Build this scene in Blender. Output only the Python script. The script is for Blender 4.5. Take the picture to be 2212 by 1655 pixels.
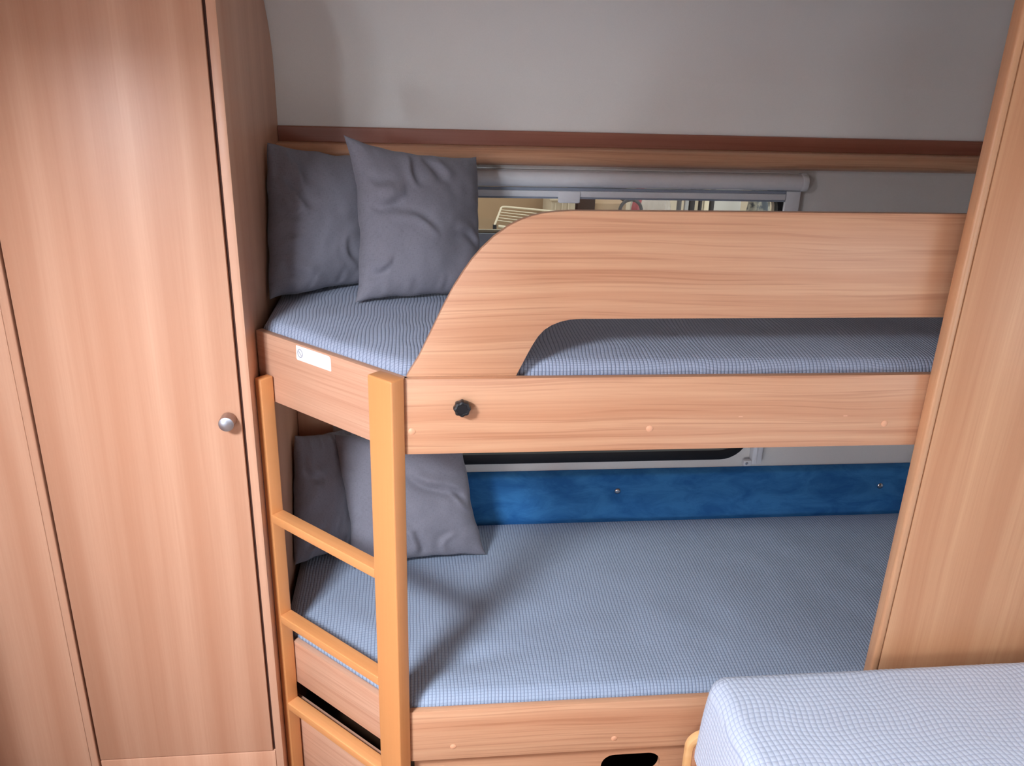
import bpy, bmesh, math, random
import numpy as np
from mathutils import Matrix, Vector, noise

random.seed(4)
for o in list(bpy.data.objects):
    bpy.data.objects.remove(o)
scene = bpy.context.scene
COL = scene.collection

# ------------------------------------------------------------------ camera
cam_data = bpy.data.cameras.new('camera')
cam_data.sensor_width = 36.0
cam_data.lens = 1800.0 / 2212.0 * 36.0
cam_data.clip_start = 0.05
cam = bpy.data.objects.new('camera', cam_data)
COL.objects.link(cam)
YAW, PITCH, ROLL = -0.116505, 0.370257, 0.032180
fw = Vector((-math.sin(YAW) * math.cos(PITCH), math.cos(YAW) * math.cos(PITCH), -math.sin(PITCH)))
rt = Vector((math.cos(YAW), math.sin(YAW), 0))
up = rt.cross(fw)
r2 = rt * math.cos(ROLL) + up * math.sin(ROLL)
u2 = -rt * math.sin(ROLL) + up * math.cos(ROLL)
M = Matrix((r2, u2, -fw)).transposed().to_4x4()
M.translation = Vector((0.0, -1.4, 1.74))
cam.matrix_world = M
scene.camera = cam

# ------------------------------------------------------------------ world, lights, exposure
world = bpy.data.worlds.new('world')
scene.world = world
world.use_nodes = True
bg = world.node_tree.nodes['Background']
bg.inputs[0].default_value = (0.86, 0.93, 1.0, 1)
bg.inputs[1].default_value = 0.9

def area_light(name, loc, direction, sx, sy, watts, colour):
    l = bpy.data.lights.new(name, 'AREA')
    l.shape = 'RECTANGLE'
    l.size = sx
    l.size_y = sy
    l.energy = watts
    l.color = colour
    o = bpy.data.objects.new(name, l)
    COL.objects.link(o)
    o.location = loc
    o.rotation_euler = Vector(direction).to_track_quat('-Z', 'Y').to_euler()
    return o
# daylight through the roof hatch, the side window and the window behind the photographer
area_light('hatch_daylight', (-0.86, -1.15, 2.005), (0, 0, -1), 0.39, 0.39, 54.0, (0.83, 0.90, 1.0))
area_light('side_window_daylight', (1.66, -1.05, 1.25), (-1, 0, 0), 0.50, 1.00, 2.0, (0.78, 0.89, 1.0))
area_light('door_daylight', (-1.29, -2.0, 0.60), (1, 0, 0), 1.10, 0.60, 13.0, (0.80, 0.90, 1.0))
area_light('left_window_daylight', (-1.29, -3.2, 1.42), (1, 0, 0), 0.50, 1.40, 46.0, (0.83, 0.90, 1.0))
area_light('end_window_daylight', (-0.10, -4.56, 1.25), (0, 1, 0), 1.20, 0.55, 4.0, (0.80, 0.90, 1.0))

scene.view_settings.view_transform = 'Standard'
scene.view_settings.look = 'None'
scene.view_settings.gamma = 1.0
scene.view_settings.use_curve_mapping = False
scene.view_settings.exposure = 1.08

# ------------------------------------------------------------------ materials
def lin(r, g, b):
    f = lambda c: (c / 255 / 12.92) if c / 255 <= 0.04045 else ((c / 255 + 0.055) / 1.055) ** 2.4
    return (f(r), f(g), f(b), 1.0)

class NT:
    def __init__(self, name):
        self.m = bpy.data.materials.new(name)
        self.m.use_nodes = True
        self.t = self.m.node_tree
        self.b = self.t.nodes['Principled BSDF']
    def n(self, typ, **kw):
        x = self.t.nodes.new(typ)
        for k, v in kw.items():
            setattr(x, k, v)
        return x
    def l(self, a, b):
        self.t.links.new(a, b)
    def math(self, op, a, b=None, c=None):
        x = self.n('ShaderNodeMath', operation=op)
        for i, v in enumerate((a, b, c)):
            if v is None:
                continue
            if isinstance(v, (int, float)):
                x.inputs[i].default_value = v
            else:
                self.l(v, x.inputs[i])
        return x.outputs[0]
    def mix(self, fac, a, b, mode='MIX'):
        x = self.n('ShaderNodeMix', data_type='RGBA', blend_type=mode)
        for i, v in ((0, fac), (6, a), (7, b)):
            if isinstance(v, (int, float)):
                x.inputs[i].default_value = v
            elif isinstance(v, tuple):
                x.inputs[i].default_value = v
            else:
                self.l(v, x.inputs[i])
        return x.outputs[2]
    def ramp(self, fac, stops):
        x = self.n('ShaderNodeValToRGB')
        e = x.color_ramp.elements
        e[0].position, e[0].color = stops[0]
        e[1].position, e[1].color = stops[-1]
        for p, c in stops[1:-1]:
            k = e.new(p)
            k.color = c
        self.l(fac, x.inputs[0])
        return x.outputs[0]
    def noise(self, vec, scale, detail=3, rough=0.5, dist=0.0):
        x = self.n('ShaderNodeTexNoise')
        x.inputs['Scale'].default_value = scale
        x.inputs['Detail'].default_value = detail
        x.inputs['Roughness'].default_value = rough
        x.inputs['Distortion'].default_value = dist
        self.l(vec, x.inputs['Vector'])
        return x.outputs['Fac']
    def mapping(self, vec, scale=(1, 1, 1), rot=(0, 0, 0), loc=(0, 0, 0)):
        x = self.n('ShaderNodeMapping')
        x.inputs['Scale'].default_value = scale
        x.inputs['Rotation'].default_value = rot
        x.inputs['Location'].default_value = loc
        self.l(vec, x.inputs['Vector'])
        return x.outputs[0]
    def bump(self, height, strength, dist):
        x = self.n('ShaderNodeBump')
        x.inputs['Strength'].default_value = strength
        x.inputs['Distance'].default_value = dist
        self.l(height, x.inputs['Height'])
        self.l(x.outputs[0], self.b.inputs['Normal'])
    def set(self, **kw):
        for k, v in kw.items():
            self.b.inputs[k.replace('_', ' ')].default_value = v
    def colour(self, c):
        self.l(c, self.b.inputs['Base Color'])

W = (1, 1, 1, 1)
K = (0, 0, 0, 1)

def wood(name, axis, light, dark, line, rough=0.38, lines=0.5, streak=0.6, rotz=0.0, seed=0.0, wave=0.03, freq=26.0):
    """laminate or solid wood, grain along the given world axis"""
    m = NT(name)
    co = m.n('ShaderNodeTexCoord').outputs['Object']
    p = m.mapping(co, rot=(0, 0, rotz), loc=(seed, seed * 0.7, seed * 0.3))
    s_low = [5.0] * 3
    s_low[axis] = 1.1
    s_mid = [34.0] * 3
    s_mid[axis] = 0.8
    s_fine = [260.0] * 3
    s_fine[axis] = 5.0
    # cathedral figure: bend the grain with slow noise, then band it
    bend = m.noise(m.mapping(p, scale=tuple(s_low)), 1.0, 2, 0.5)
    sep = m.n('ShaderNodeSeparateXYZ')
    m.l(p, sep.inputs[0])
    if axis == 2:
        cross = m.math('ADD', sep.outputs[0], m.math('MULTIPLY', sep.outputs[1], 0.9))
    elif axis == 0:
        cross = m.math('ADD', sep.outputs[2], m.math('MULTIPLY', sep.outputs[1], 0.9))
    else:
        cross = m.math('ADD', sep.outputs[0], sep.outputs[2])
    c2 = m.math('ADD', cross, m.math('MULTIPLY', m.math('SUBTRACT', bend, 0.5), wave * 2))
    comb = m.n('ShaderNodeCombineXYZ')
    m.l(m.math('MULTIPLY', c2, 1.0), comb.inputs[0])
    m.l(m.math('MULTIPLY', sep.outputs[axis], 0.012), comb.inputs[1])
    bands = m.noise(comb.outputs[0], freq, 2, 0.55)
    rings = m.noise(comb.outputs[0], freq * 5.2, 2, 0.6)
    fine = m.noise(m.mapping(p, scale=tuple(s_fine)), 1.0, 2, 0.6)
    mid = m.noise(m.mapping(p, scale=tuple(s_mid)), 1.0, 3, 0.6)
    base = m.mix(m.ramp(bands, [(0.34, K), (0.66, W)]), dark, light)
    base = m.mix(m.math('MULTIPLY', m.ramp(mid, [(0.35, W), (0.65, K)]), streak * 0.45), base, dark)
    base = m.mix(m.math('MULTIPLY', m.ramp(rings, [(0.36, W), (0.47, K)]), lines), base, line)
    base = m.mix(m.math('MULTIPLY', m.ramp(fine, [(0.40, W), (0.60, K)]), 0.22 * streak), base, line)
    m.colour(base)
    m.set(Roughness=rough)
    m.b.inputs['Specular IOR Level'].default_value = 0.45
    m.bump(fine, 0.06, 0.0006)
    return m.m

LIGHT, DARK, LINE = lin(211, 165, 130), lin(193, 140, 106), lin(160, 103, 72)
MAT = {}
MAT['wood_x'] = wood('laminate_grain_along_bunk', 0, LIGHT, DARK, LINE, lines=0.42, wave=0.035)
MAT['wood_dark'] = wood('dark_laminate_fascia', 0, lin(160, 104, 82), lin(146, 90, 70), lin(124, 72, 54), lines=0.25, seed=9.4, wave=0.01)
MAT['wood_c'] = wood('laminate_grain_along_corner', 0, lin(213, 168, 140), lin(203, 154, 126), LINE, lines=0.22, rotz=math.radians(43.9), seed=3.1, wave=0.012)
MAT['wood_z'] = wood('laminate_grain_upright', 2, lin(214, 167, 138), lin(193, 140, 110), lin(176, 117, 86), lines=0.10, streak=0.4, seed=1.7, wave=0.02, freq=11.0, rough=0.42)
MAT['wood_r'] = wood('laminate_grain_upright_partition', 2, lin(212, 164, 124), lin(194, 141, 103), lin(178, 120, 83), lines=0.22, seed=5.2, wave=0.03, freq=18.0, rough=0.36)
MAT['beech_z'] = wood('varnished_beech_upright', 2, lin(224, 160, 104), lin(214, 146, 90), lin(196, 124, 72), lines=0.10, streak=0.35, seed=2.2, wave=0.008, freq=18.0, rough=0.36)
MAT['beech_c'] = wood('varnished_beech_rung', 0, lin(224, 160, 104), lin(214, 146, 90), lin(196, 124, 72), lines=0.14, streak=0.35, rotz=math.radians(43.9), seed=6.4, wave=0.008, freq=26.0, rough=0.36)
MAT['lipping'] = wood('pale_solid_wood_lipping', 0, lin(240, 196, 140), lin(232, 184, 126), lin(218, 164, 108), lines=0.10, streak=0.3, seed=7.7, wave=0.006)
MAT['edge'] = wood('pale_edge_band', 0, lin(226, 178, 148), lin(220, 168, 138), lin(205, 150, 118), lines=0.1, streak=0.2, seed=8.8, wave=0.006)

def plain(name, c, rough=0.5, metal=0.0, bump=None, sheen=0.0, spec=0.5):
    m = NT(name)
    co = m.n('ShaderNodeTexCoord').outputs['Object']
    nz = m.noise(co, bump[0] if bump else 40.0, 3, 0.6)
    c2 = tuple(v * 0.92 for v in c[:3]) + (1,)
    m.colour(m.mix(nz, c2, c))
    m.set(Roughness=rough, Metallic=metal)
    m.b.inputs['Specular IOR Level'].default_value = spec
    if sheen:
        m.b.inputs['Sheen Weight'].default_value = sheen
        m.b.inputs['Sheen Roughness'].default_value = 0.4
    if bump:
        m.bump(nz, bump[1], bump[2])
    return m.m

MAT['wall'] = plain('woven_wall_lining', lin(240, 239, 235), 0.75, bump=(420.0, 0.25, 0.001), spec=0.3)
MAT['ceiling'] = plain('pale_ceiling_board', lin(168, 162, 152), 0.7, bump=(300.0, 0.15, 0.001), spec=0.3)
MAT['floor'] = plain('brown_vinyl_floor', lin(104, 74, 54), 0.5, bump=(60.0, 0.1, 0.001))
MAT['white_plastic'] = plain('white_plastic', lin(240, 243, 247), 0.35, spec=0.5)
MAT['grey_plastic'] = plain('blue_grey_plastic', lin(150, 160, 176), 0.45)
MAT['sill_plastic'] = plain('pale_blue_grey_plastic', lin(196, 206, 220), 0.45)
MAT['dark_gap'] = plain('dark_gap_strip', lin(70, 38, 26), 0.8)
MAT['rubber'] = plain('black_rubber', lin(14, 15, 20), 0.5, bump=(200.0, 0.05, 0.0005))
MAT['black_plastic'] = plain('black_plastic', lin(24, 24, 28), 0.38)
MAT['chrome'] = plain('chrome', lin(210, 214, 220), 0.14, 1.0)
MAT['satin_metal'] = plain('satin_metal', lin(205, 212, 224), 0.32, 1.0)
MAT['satin_sleeve'] = plain('satin_brown_sleeve', lin(168, 140, 126), 0.38, 0.6)
MAT['sticker'] = plain('white_sticker_paper', lin(246, 246, 246), 0.5)
MAT['ink'] = plain('blue_grey_ink', lin(104, 110, 140), 0.6)
MAT['cap'] = plain('beige_screw_cap', lin(226, 168, 132), 0.4)

# linen cushions
m = NT('grey_linen')
co = m.n('ShaderNodeTexCoord').outputs['UV']
t1 = m.noise(m.mapping(co, scale=(900, 90, 1)), 1.0, 2)
t2 = m.noise(m.mapping(co, scale=(90, 900, 1)), 1.0, 2)
wv = m.math('ADD', t1, t2)
big = m.noise(co, 9.0, 3)
m.colour(m.mix(m.ramp(wv, [(0.8, K), (1.2, W)]), m.mix(big, lin(112, 111, 121), lin(119, 118, 128)), m.mix(big, lin(123, 122, 132), lin(131, 130, 140))))
m.set(Roughness=0.9)
m.b.inputs['Specular IOR Level'].default_value = 0.15
m.b.inputs['Sheen Weight'].default_value = 0.12
m.bump(wv, 0.12, 0.0004)
MAT['linen'] = m.m

# blue velvet back board
m = NT('blue_velvet')
co = m.n('ShaderNodeTexCoord').outputs['Object']
nz = m.noise(m.mapping(co, scale=(1, 1, 2.2)), 9.0, 5, 0.65, 0.6)
m.colour(m.ramp(nz, [(0.36, lin(44, 106, 168)), (0.60, lin(64, 132, 192))]))
m.set(Roughness=0.85)
m.b.inputs['Specular IOR Level'].default_value = 0.15
m.b.inputs['Sheen Weight'].default_value = 0.35
m.b.inputs['Sheen Tint'].default_value = lin(90, 140, 200)
m.bump(m.noise(co, 500.0, 2), 0.15, 0.0006)
MAT['velvet'] = m.m

def waffle(name, cu, cv, base, groove, strength, dist, su=0.75, sv=0.45, warp=0.0):
    """knitted stretch cover with a raised grid, sizes in metres along UV"""
    m = NT(name)
    co = m.n('ShaderNodeTexCoord').outputs['UV']
    sep = m.n('ShaderNodeSeparateXYZ')
    m.l(co, sep.inputs[0])
    u, v = sep.outputs[0], sep.outputs[1]
    if warp:
        w = m.noise(co, 5.0, 1)
        u = m.math('ADD', u, m.math('MULTIPLY', m.math('SUBTRACT', w, 0.5), warp))
        w2 = m.noise(m.mapping(co, loc=(3, 1, 0)), 6.0, 1)
        v = m.math('ADD', v, m.math('MULTIPLY', m.math('SUBTRACT', w2, 0.5), warp))
    au = m.math('ABSOLUTE', m.math('SINE', m.math('MULTIPLY', u, math.pi / cu)))
    av = m.math('ABSOLUTE', m.math('SINE', m.math('MULTIPLY', v, math.pi / cv)))
    gu = m.math('POWER', au, 0.5)
    gv = m.math('POWER', av, 0.45)
    h = m.math('ADD', m.math('MULTIPLY', gu, su), m.math('MULTIPLY', gv, sv))
    fz = m.noise(co, 900.0, 2)
    # groove shade painted into the colour between raised cells, plus a darker thread
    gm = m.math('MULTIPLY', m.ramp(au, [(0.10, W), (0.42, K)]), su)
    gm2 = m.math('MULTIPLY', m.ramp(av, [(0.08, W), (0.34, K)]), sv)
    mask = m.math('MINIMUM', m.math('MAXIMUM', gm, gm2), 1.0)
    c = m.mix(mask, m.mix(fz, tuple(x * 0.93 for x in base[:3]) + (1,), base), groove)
    m.colour(c)
    m.set(Roughness=0.92)
    m.b.inputs['Specular IOR Level'].default_value = 0.12
    m.b.inputs['Sheen Weight'].default_value = 0.10
    m.bump(m.math('ADD', h, m.math('MULTIPLY', fz, 0.15)), strength, dist)
    return m.m

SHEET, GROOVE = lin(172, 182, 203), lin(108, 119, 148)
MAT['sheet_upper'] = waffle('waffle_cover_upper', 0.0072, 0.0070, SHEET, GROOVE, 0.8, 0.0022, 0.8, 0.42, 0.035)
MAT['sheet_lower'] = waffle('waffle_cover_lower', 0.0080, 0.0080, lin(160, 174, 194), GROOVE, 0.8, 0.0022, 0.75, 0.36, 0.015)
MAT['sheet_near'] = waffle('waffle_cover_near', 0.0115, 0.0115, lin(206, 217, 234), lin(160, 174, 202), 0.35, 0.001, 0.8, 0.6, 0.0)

# acrylic pane
m = NT('acrylic_pane')
out = m.t.nodes['Material Output']
tr = m.n('ShaderNodeBsdfTransparent')
tr.inputs[0].default_value = (0.90, 0.88, 0.84, 1)
gl = m.n('ShaderNodeBsdfGlossy')
gl.inputs['Roughness'].default_value = 0.05
gl.inputs[0].default_value = (0.8, 0.8, 0.8, 1)
mx = m.n('ShaderNodeMixShader')
mx.inputs[0].default_value = 0.05
m.l(tr.outputs[0], mx.inputs[1])
m.l(gl.outputs[0], mx.inputs[2])
m.l(mx.outputs[0], out.inputs[0])
MAT['pane'] = m.m
m = NT('clear_polythene')
m.set(Roughness=0.2, Alpha=0.45)
m.b.inputs['Base Color'].default_value = lin(205, 200, 196)
MAT['polythene'] = m.m
m = NT('milky_plastic')
m.set(Roughness=0.35, Alpha=0.8)
m.b.inputs['Base Color'].default_value = lin(205, 192, 168)
MAT['milky'] = m.m
MAT['cardboard'] = plain('brown_cardboard', lin(170, 144, 114), 0.9, bump=(30.0, 0.1, 0.001), spec=0.2)
MAT['cardboard_dark'] = plain('dark_cardboard', lin(62, 52, 48), 0.9, spec=0.2)
MAT['cream'] = plain('cream_enamel', lin(228, 216, 188), 0.4)
MAT['black_paint'] = plain('black_paint', lin(38, 36, 38), 0.5)
MAT['grey_paint'] = plain('grey_paint', lin(165, 165, 165), 0.5)
MAT['white_board'] = plain('white_board', lin(225, 222, 215), 0.5)
MAT['red_plastic'] = plain('red_plastic', lin(170, 52, 62), 0.4)
MAT['paper'] = plain('printed_paper', lin(226, 218, 196), 0.7)
MAT['garage_wall'] = plain('beige_render', lin(196, 182, 158), 0.9, bump=(20.0, 0.2, 0.004))
MAT['concrete'] = plain('concrete', lin(140, 134, 126), 0.9, bump=(20.0, 0.2, 0.004))

# ------------------------------------------------------------------ mesh helpers
def link(name, me, mat, parent=None):
    o = bpy.data.objects.new(name, me)
    COL.objects.link(o)
    if mat is not None:
        me.materials.append(MAT[mat] if isinstance(mat, str) else mat)
    if parent is not None:
        o.parent = parent
        o.matrix_parent_inverse = WORLD[parent.name].inverted()
    WORLD[o.name] = Matrix.Identity(4)
    return o
WORLD = {}

def from_bm(name, bm, mat, parent=None, smooth=False):
    me = bpy.data.meshes.new(name)
    bmesh.ops.recalc_face_normals(bm, faces=bm.faces)
    bm.to_mesh(me)
    bm.free()
    if smooth:
        me.polygons.foreach_set('use_smooth', [True] * len(me.polygons))
    return link(name, me, mat, parent)

def soft(o, angle=40):
    me = o.data
    me.polygons.foreach_set('use_smooth', [True] * len(me.polygons))
    me.set_sharp_from_angle(angle=math.radians(angle))
    return o

def add_box(bm, x0, x1, y0, y1, z0, z1):
    v = [bm.verts.new(p) for p in ((x0, y0, z0), (x1, y0, z0), (x1, y1, z0), (x0, y1, z0), (x0, y0, z1), (x1, y0, z1), (x1, y1, z1), (x0, y1, z1))]
    for f in ((0, 3, 2, 1), (4, 5, 6, 7), (0, 1, 5, 4), (1, 2, 6, 5), (2, 3, 7, 6), (3, 0, 4, 7)):
        bm.faces.new([v[i] for i in f])

def bevel_all(bm, w, seg=2):
    if w > 0:
        bmesh.ops.recalc_face_normals(bm, faces=bm.faces)
        es = [e for e in bm.edges if len(e.link_faces) == 2 and e.calc_face_angle(0) > 0.6]
        bmesh.ops.bevel(bm, geom=es, offset=w, segments=seg, profile=0.5, affect='EDGES')

def box(name, x0, x1, y0, y1, z0, z1, mat, parent=None, bev=0.0015, seg=2):
    bm = bmesh.new()
    add_box(bm, x0, x1, y0, y1, z0, z1)
    bevel_all(bm, bev, seg)
    return soft(from_bm(name, bm, mat, parent))

def prism(name, pts, place, depth, mat, parent=None, bev=0.0, hole=None, seg=2):
    """extrude a 2D outline; place(u, v, d) gives the 3D point, d from 0 to depth"""
    bm = bmesh.new()
    loops = [pts] + ([hole] if hole else [])
    sides = []
    for d in (0.0, depth):
        edges = []
        rings = []
        for lp in loops:
            vs = [bm.verts.new(place(p[0], p[1], d)) for p in lp]
            rings.append(vs)
            edges += [bm.edges.new((vs[i], vs[(i + 1) % len(vs)])) for i in range(len(vs))]
        if hole:
            bmesh.ops.triangle_fill(bm, use_beauty=True, edges=edges)
        else:
            bm.faces.new(rings[0])
        sides.append(rings)
    for a, b in zip(*sides):
        n = len(a)
        for i in range(n):
            bm.faces.new((a[i], a[(i + 1) % n], b[(i + 1) % n], b[i]))
    bmesh.ops.recalc_face_normals(bm, faces=bm.faces)
    if bev:
        sharp = [e for e in bm.edges if len(e.link_faces) == 2 and e.calc_face_angle(0) > 1.2]
        bmesh.ops.bevel(bm, geom=sharp, offset=bev, segments=seg, profile=0.5, affect='EDGES')
    return soft(from_bm(name, bm, mat, parent), 35)

def tube(name, pts, r, mat, parent=None, n=10, closed=False):
    bm = bmesh.new()
    pts = [Vector(p) for p in pts]
    rings = []
    prev = None
    N = len(pts)
    for i, p in enumerate(pts):
        a = pts[(i - 1) % N] if (closed or i > 0) else p
        b = pts[(i + 1) % N] if (closed or i < N - 1) else p
        t = (b - a).normalized()
        if prev is None:
            side = t.orthogonal().normalized()
        else:
            side = (prev - t * prev.dot(t)).normalized()
        prev = side
        up_ = t.cross(side)
        rings.append([bm.verts.new(p + (side * math.cos(2 * math.pi * k / n) + up_ * math.sin(2 * math.pi * k / n)) * r) for k in range(n)])
    for i in range(N if closed else N - 1):
        A, B = rings[i], rings[(i + 1) % N]
        for k in range(n):
            bm.faces.new((A[k], A[(k + 1) % n], B[(k + 1) % n], B[k]))
    if not closed:
        bm.faces.new(rings[0])
        bm.faces.new(rings[-1])
    return soft(from_bm(name, bm, mat, parent), 50)

def lathe(name, prof, origin, axis, mat, parent=None, n=28, lobes=0, lobe_amp=0.0):
    """prof = [(radius, height)], turned about an axis through origin"""
    bm = bmesh.new()
    q = Vector((0, 0, 1)).rotation_difference(Vector(axis))
    rings = []
    for r, h in prof:
        ring = []
        for k in range(n):
            a = 2 * math.pi * k / n
            rr = r * (1 + (lobe_amp * math.cos(lobes * a) if lobes else 0))
            ring.append(bm.verts.new(Vector(origin) + q @ Vector((rr * math.cos(a), rr * math.sin(a), h))))
        rings.append(ring)
    for A, B in zip(rings, rings[1:]):
        for k in range(n):
            bm.faces.new((A[k], A[(k + 1) % n], B[(k + 1) % n], B[k]))
    bm.faces.new(rings[0])
    bm.faces.new(rings[-1])
    return soft(from_bm(name, bm, mat, parent), 40)

def thing(name, label, cat, loc, group=None):
    o = bpy.data.objects.new(name, None)
    o.empty_display_size = 0.05
    COL.objects.link(o)
    o.location = loc
    WORLD[o.name] = Matrix.Translation(loc)
    return tag(o, label, cat, group)

def tag(o, label, cat, group=None):
    o['label'] = label
    o['category'] = cat
    if group:
        o['group'] = group
    return o

def struct(o, label=None):
    o['kind'] = 'structure'
    if label:
        o['label'] = label
    return o

def rrect(x0, x1, z0, z1, r, n=8):
    pts = []
    for cx, cz, a0 in ((x1 - r, z1 - r, 0), (x0 + r, z1 - r, 90), (x0 + r, z0 + r, 180), (x1 - r, z0 + r, 270)):
        for k in range(n + 1):
            a = math.radians(a0 + 90 * k / n)
            pts.append((cx + r * math.cos(a), cz + r * math.sin(a)))
    return pts

# main dimensions (metres)
YW = 0.777            # back wall lining
XS = -0.342           # inner face of wardrobe side
ZR0, ZR1 = 1.0529, 1.2016     # upper rail
ZB0, ZB1 = 0.3129, 0.4466     # lower board
XR = 1.62             # right wall
XL = -1.25            # left wall
YF = -4.5             # wall behind the photographer
ZC = 1.96             # ceiling
TX, TY = -0.7203, 0.6936      # direction of the cut-off corner, from the rail to the wardrobe
NX, NY = -0.6936, -0.7203     # its outward normal
AX, AY = -0.033, 0.0
def corner(s, d, z):          # s along the cut corner, d inwards from its face
    return (AX + TX * s - NX * d, AY + TY * s - NY * d, z)

# ------------------------------------------------------------------ the setting
struct(box('floor', XL, XR, YF, YW, -0.05, 0.0, 'floor', bev=0))

def panel_with_holes(name, x0, x1, z0, z1, holes, place, depth, mat):
    bm = bmesh.new()
    xs = sorted({x0, x1} | {h[0] for h in holes} | {h[1] for h in holes})
    zs = sorted({z0, z1} | {h[2] for h in holes} | {h[3] for h in holes})
    def solid(i, j):
        if i < 0 or j < 0 or i >= len(xs) - 1 or j >= len(zs) - 1:
            return False
        cx, cz = (xs[i] + xs[i + 1]) / 2, (zs[j] + zs[j + 1]) / 2
        return not any(h[0] < cx < h[1] and h[2] < cz < h[3] for h in holes)
    V = {}
    def vert(i, j, d):
        if (i, j, d) not in V:
            V[(i, j, d)] = bm.verts.new(place(xs[i], zs[j], depth * d))
        return V[(i, j, d)]
    for i in range(len(xs) - 1):
        for j in range(len(zs) - 1):
            if not solid(i, j):
                continue
            for d in (0, 1):
                bm.faces.new([vert(i, j, d), vert(i + 1, j, d), vert(i + 1, j + 1, d), vert(i, j + 1, d)])
            for di, dj, a, b in ((-1, 0, (0, 0), (0, 1)), (1, 0, (1, 0), (1, 1)), (0, -1, (0, 0), (1, 0)), (0, 1, (0, 1), (1, 1))):
                if not solid(i + di, j + dj):
                    bm.faces.new([vert(i + a[0], j + a[1], 0), vert(i + b[0], j + b[1], 0), vert(i + b[0], j + b[1], 1), vert(i + a[0], j + a[1], 1)])
    return from_bm(name, bm, mat)

W1 = (-0.19, 0.962, 1.308, 1.450)     # upper window opening
W2 = (-0.190, 0.950, 0.668, 1.010)    # lower window opening
wb = panel_with_holes('wall_back', XL, XR, -0.05, 1.70, [W1, W2], lambda u, v, d: (u, YW + d, v), 0.03, 'wall')
struct(wb)
# the wall bends in towards the roof
CURVE = [(YW, 1.70), (YW - 0.004, 1.735), (0.757, 1.775), (0.733, 1.812), (0.700, 1.850), (0.655, 1.885), (0.60, 1.915), (0.53, 1.938), (0.44, 1.953), (0.36, ZC)]
prof = CURVE + [(y, z + 0.03) for y, z in reversed(CURVE)]
prof[len(CURVE) * 2 - 1] = (YW + 0.03, 1.70)
cv = prism('wall_back_cove', prof, lambda u, v, d: (XL + d, u, v), XR - XL, 'wall')
struct(cv)
struct(panel_with_holes('ceiling', XL, XR, YF, 0.36, [(-1.06, -0.66, -1.35, -0.95)], lambda u, v, d: (u, v, ZC + d), 0.03, 'ceiling'))
struct(panel_with_holes('wall_left', YF, YW, -0.05, ZC, [(-2.30, -1.70, 0.04, 1.16), (-3.91, -2.49, 1.16, 1.68)], lambda u, v, d: (XL - d, u, v), 0.03, 'wood_dark'))
struct(box('wall_shade_block', XL, -0.90, -0.90, -0.30, 0, ZC - 0.001, 'wood_z', bev=0), 'added unseen block shading the left of the wardrobe')  # unseen block, added to keep daylight off the left part of the wardrobe
struct(panel_with_holes('wall_right', YF, YW + 0.03, -0.05, ZC, [(-1.55, -0.55, 1.0, 1.5)], lambda u, v, d: (XR + d, u, v), 0.03, 'wall'))
struct(panel_with_holes('wall_front', XL, XR, -0.05, ZC, [(-0.7, 0.5, 0.97, 1.53)], lambda u, v, d: (u, YF - d, v), 0.03, 'wood_dark'))

# roof hatch frame, side and end windows
def ring(name, outer, inner, place, depth, mat, parent=None, bev=0.0):
    return prism(name, outer, place, depth, mat, parent, bev, hole=inner)
h = ring('window_3', rrect(-1.10, -0.62, -1.39, -0.91, 0.04), rrect(-1.06, -0.66, -1.35, -0.95, 0.02), lambda u, v, d: (u, v, ZC - 0.02 + d), 0.02, 'white_plastic')
struct(h, 'white framed roof hatch in the ceiling')
ring('hatch_shaft', rrect(-1.07, -0.65, -1.36, -0.94, 0.02), rrect(-1.06, -0.66, -1.35, -0.95, 0.02), lambda u, v, d: (u, v, ZC + 0.03 + d), 0.06, 'white_plastic', h)
h = ring('window_4', rrect(-1.60, -0.50, 0.95, 1.55, 0.06), rrect(-1.55, -0.55, 1.0, 1.5, 0.03), lambda u, v, d: (XR - 0.02 + d, u, v), 0.02, 'white_plastic')
struct(h, 'white framed window in the right wall')
h = ring('door_1', rrect(-2.34, -1.66, 0.001, 1.20, 0.03), rrect(-2.30, -1.70, 0.04, 1.16, 0.03), lambda u, v, d: (XL + 0.02 - d, u, v), 0.02, 'white_plastic')
struct(h, 'open lower half of the entrance door in the left wall')
h = ring('window_6', rrect(-3.96, -2.44, 1.11, 1.73, 0.06), rrect(-3.91, -2.49, 1.16, 1.68, 0.03), lambda u, v, d: (XL + 0.02 - d, u, v), 0.02, 'white_plastic')
struct(h, 'white framed window in the left wall')
h = ring('window_5', rrect(-0.75, 0.55, 0.92, 1.58, 0.06), rrect(-0.7, 0.5, 0.97, 1.53, 0.03), lambda u, v, d: (u, YF + 0.02 - d, v), 0.02, 'white_plastic')
struct(h, 'white framed window behind the photographer')

# windows behind the two bunks
def back_window(name, op, label):
    x0, x1, z0, z1 = op
    s = ring(name, rrect(x0 - 0.022, x1 + 0.022, z0 - 0.028, z1 + 0.02, 0.085), rrect(x0 + 0.006, x1 - 0.006, z0 + 0.004, z1 - 0.006, 0.062), lambda u, v, d: (u, YW - 0.012 + d, v), 0.045, 'rubber', None, 0.002)
    struct(s, label)
    prism('pane', rrect(x0 - 0.002, x1 + 0.002, z0 - 0.002, z1 + 0.002, 0.06), lambda u, v, d: (u, YW + 0.018 + d, v), 0.004, 'pane', s)
    # inner frame line of the double pane
    ring('pane_rim', rrect(x0 + 0.004, x1 - 0.004, z0 + 0.002, z1 - 0.004, 0.06), rrect(x0 + 0.014, x1 - 0.014, z0 + 0.012, z1 - 0.014, 0.052), lambda u, v, d: (u, YW + 0.010 + d, v), 0.006, 'cream', s)
    return s
win_up = back_window('window_1', W1, 'upper bunk window with black rubber seal under a roller blind')
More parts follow.
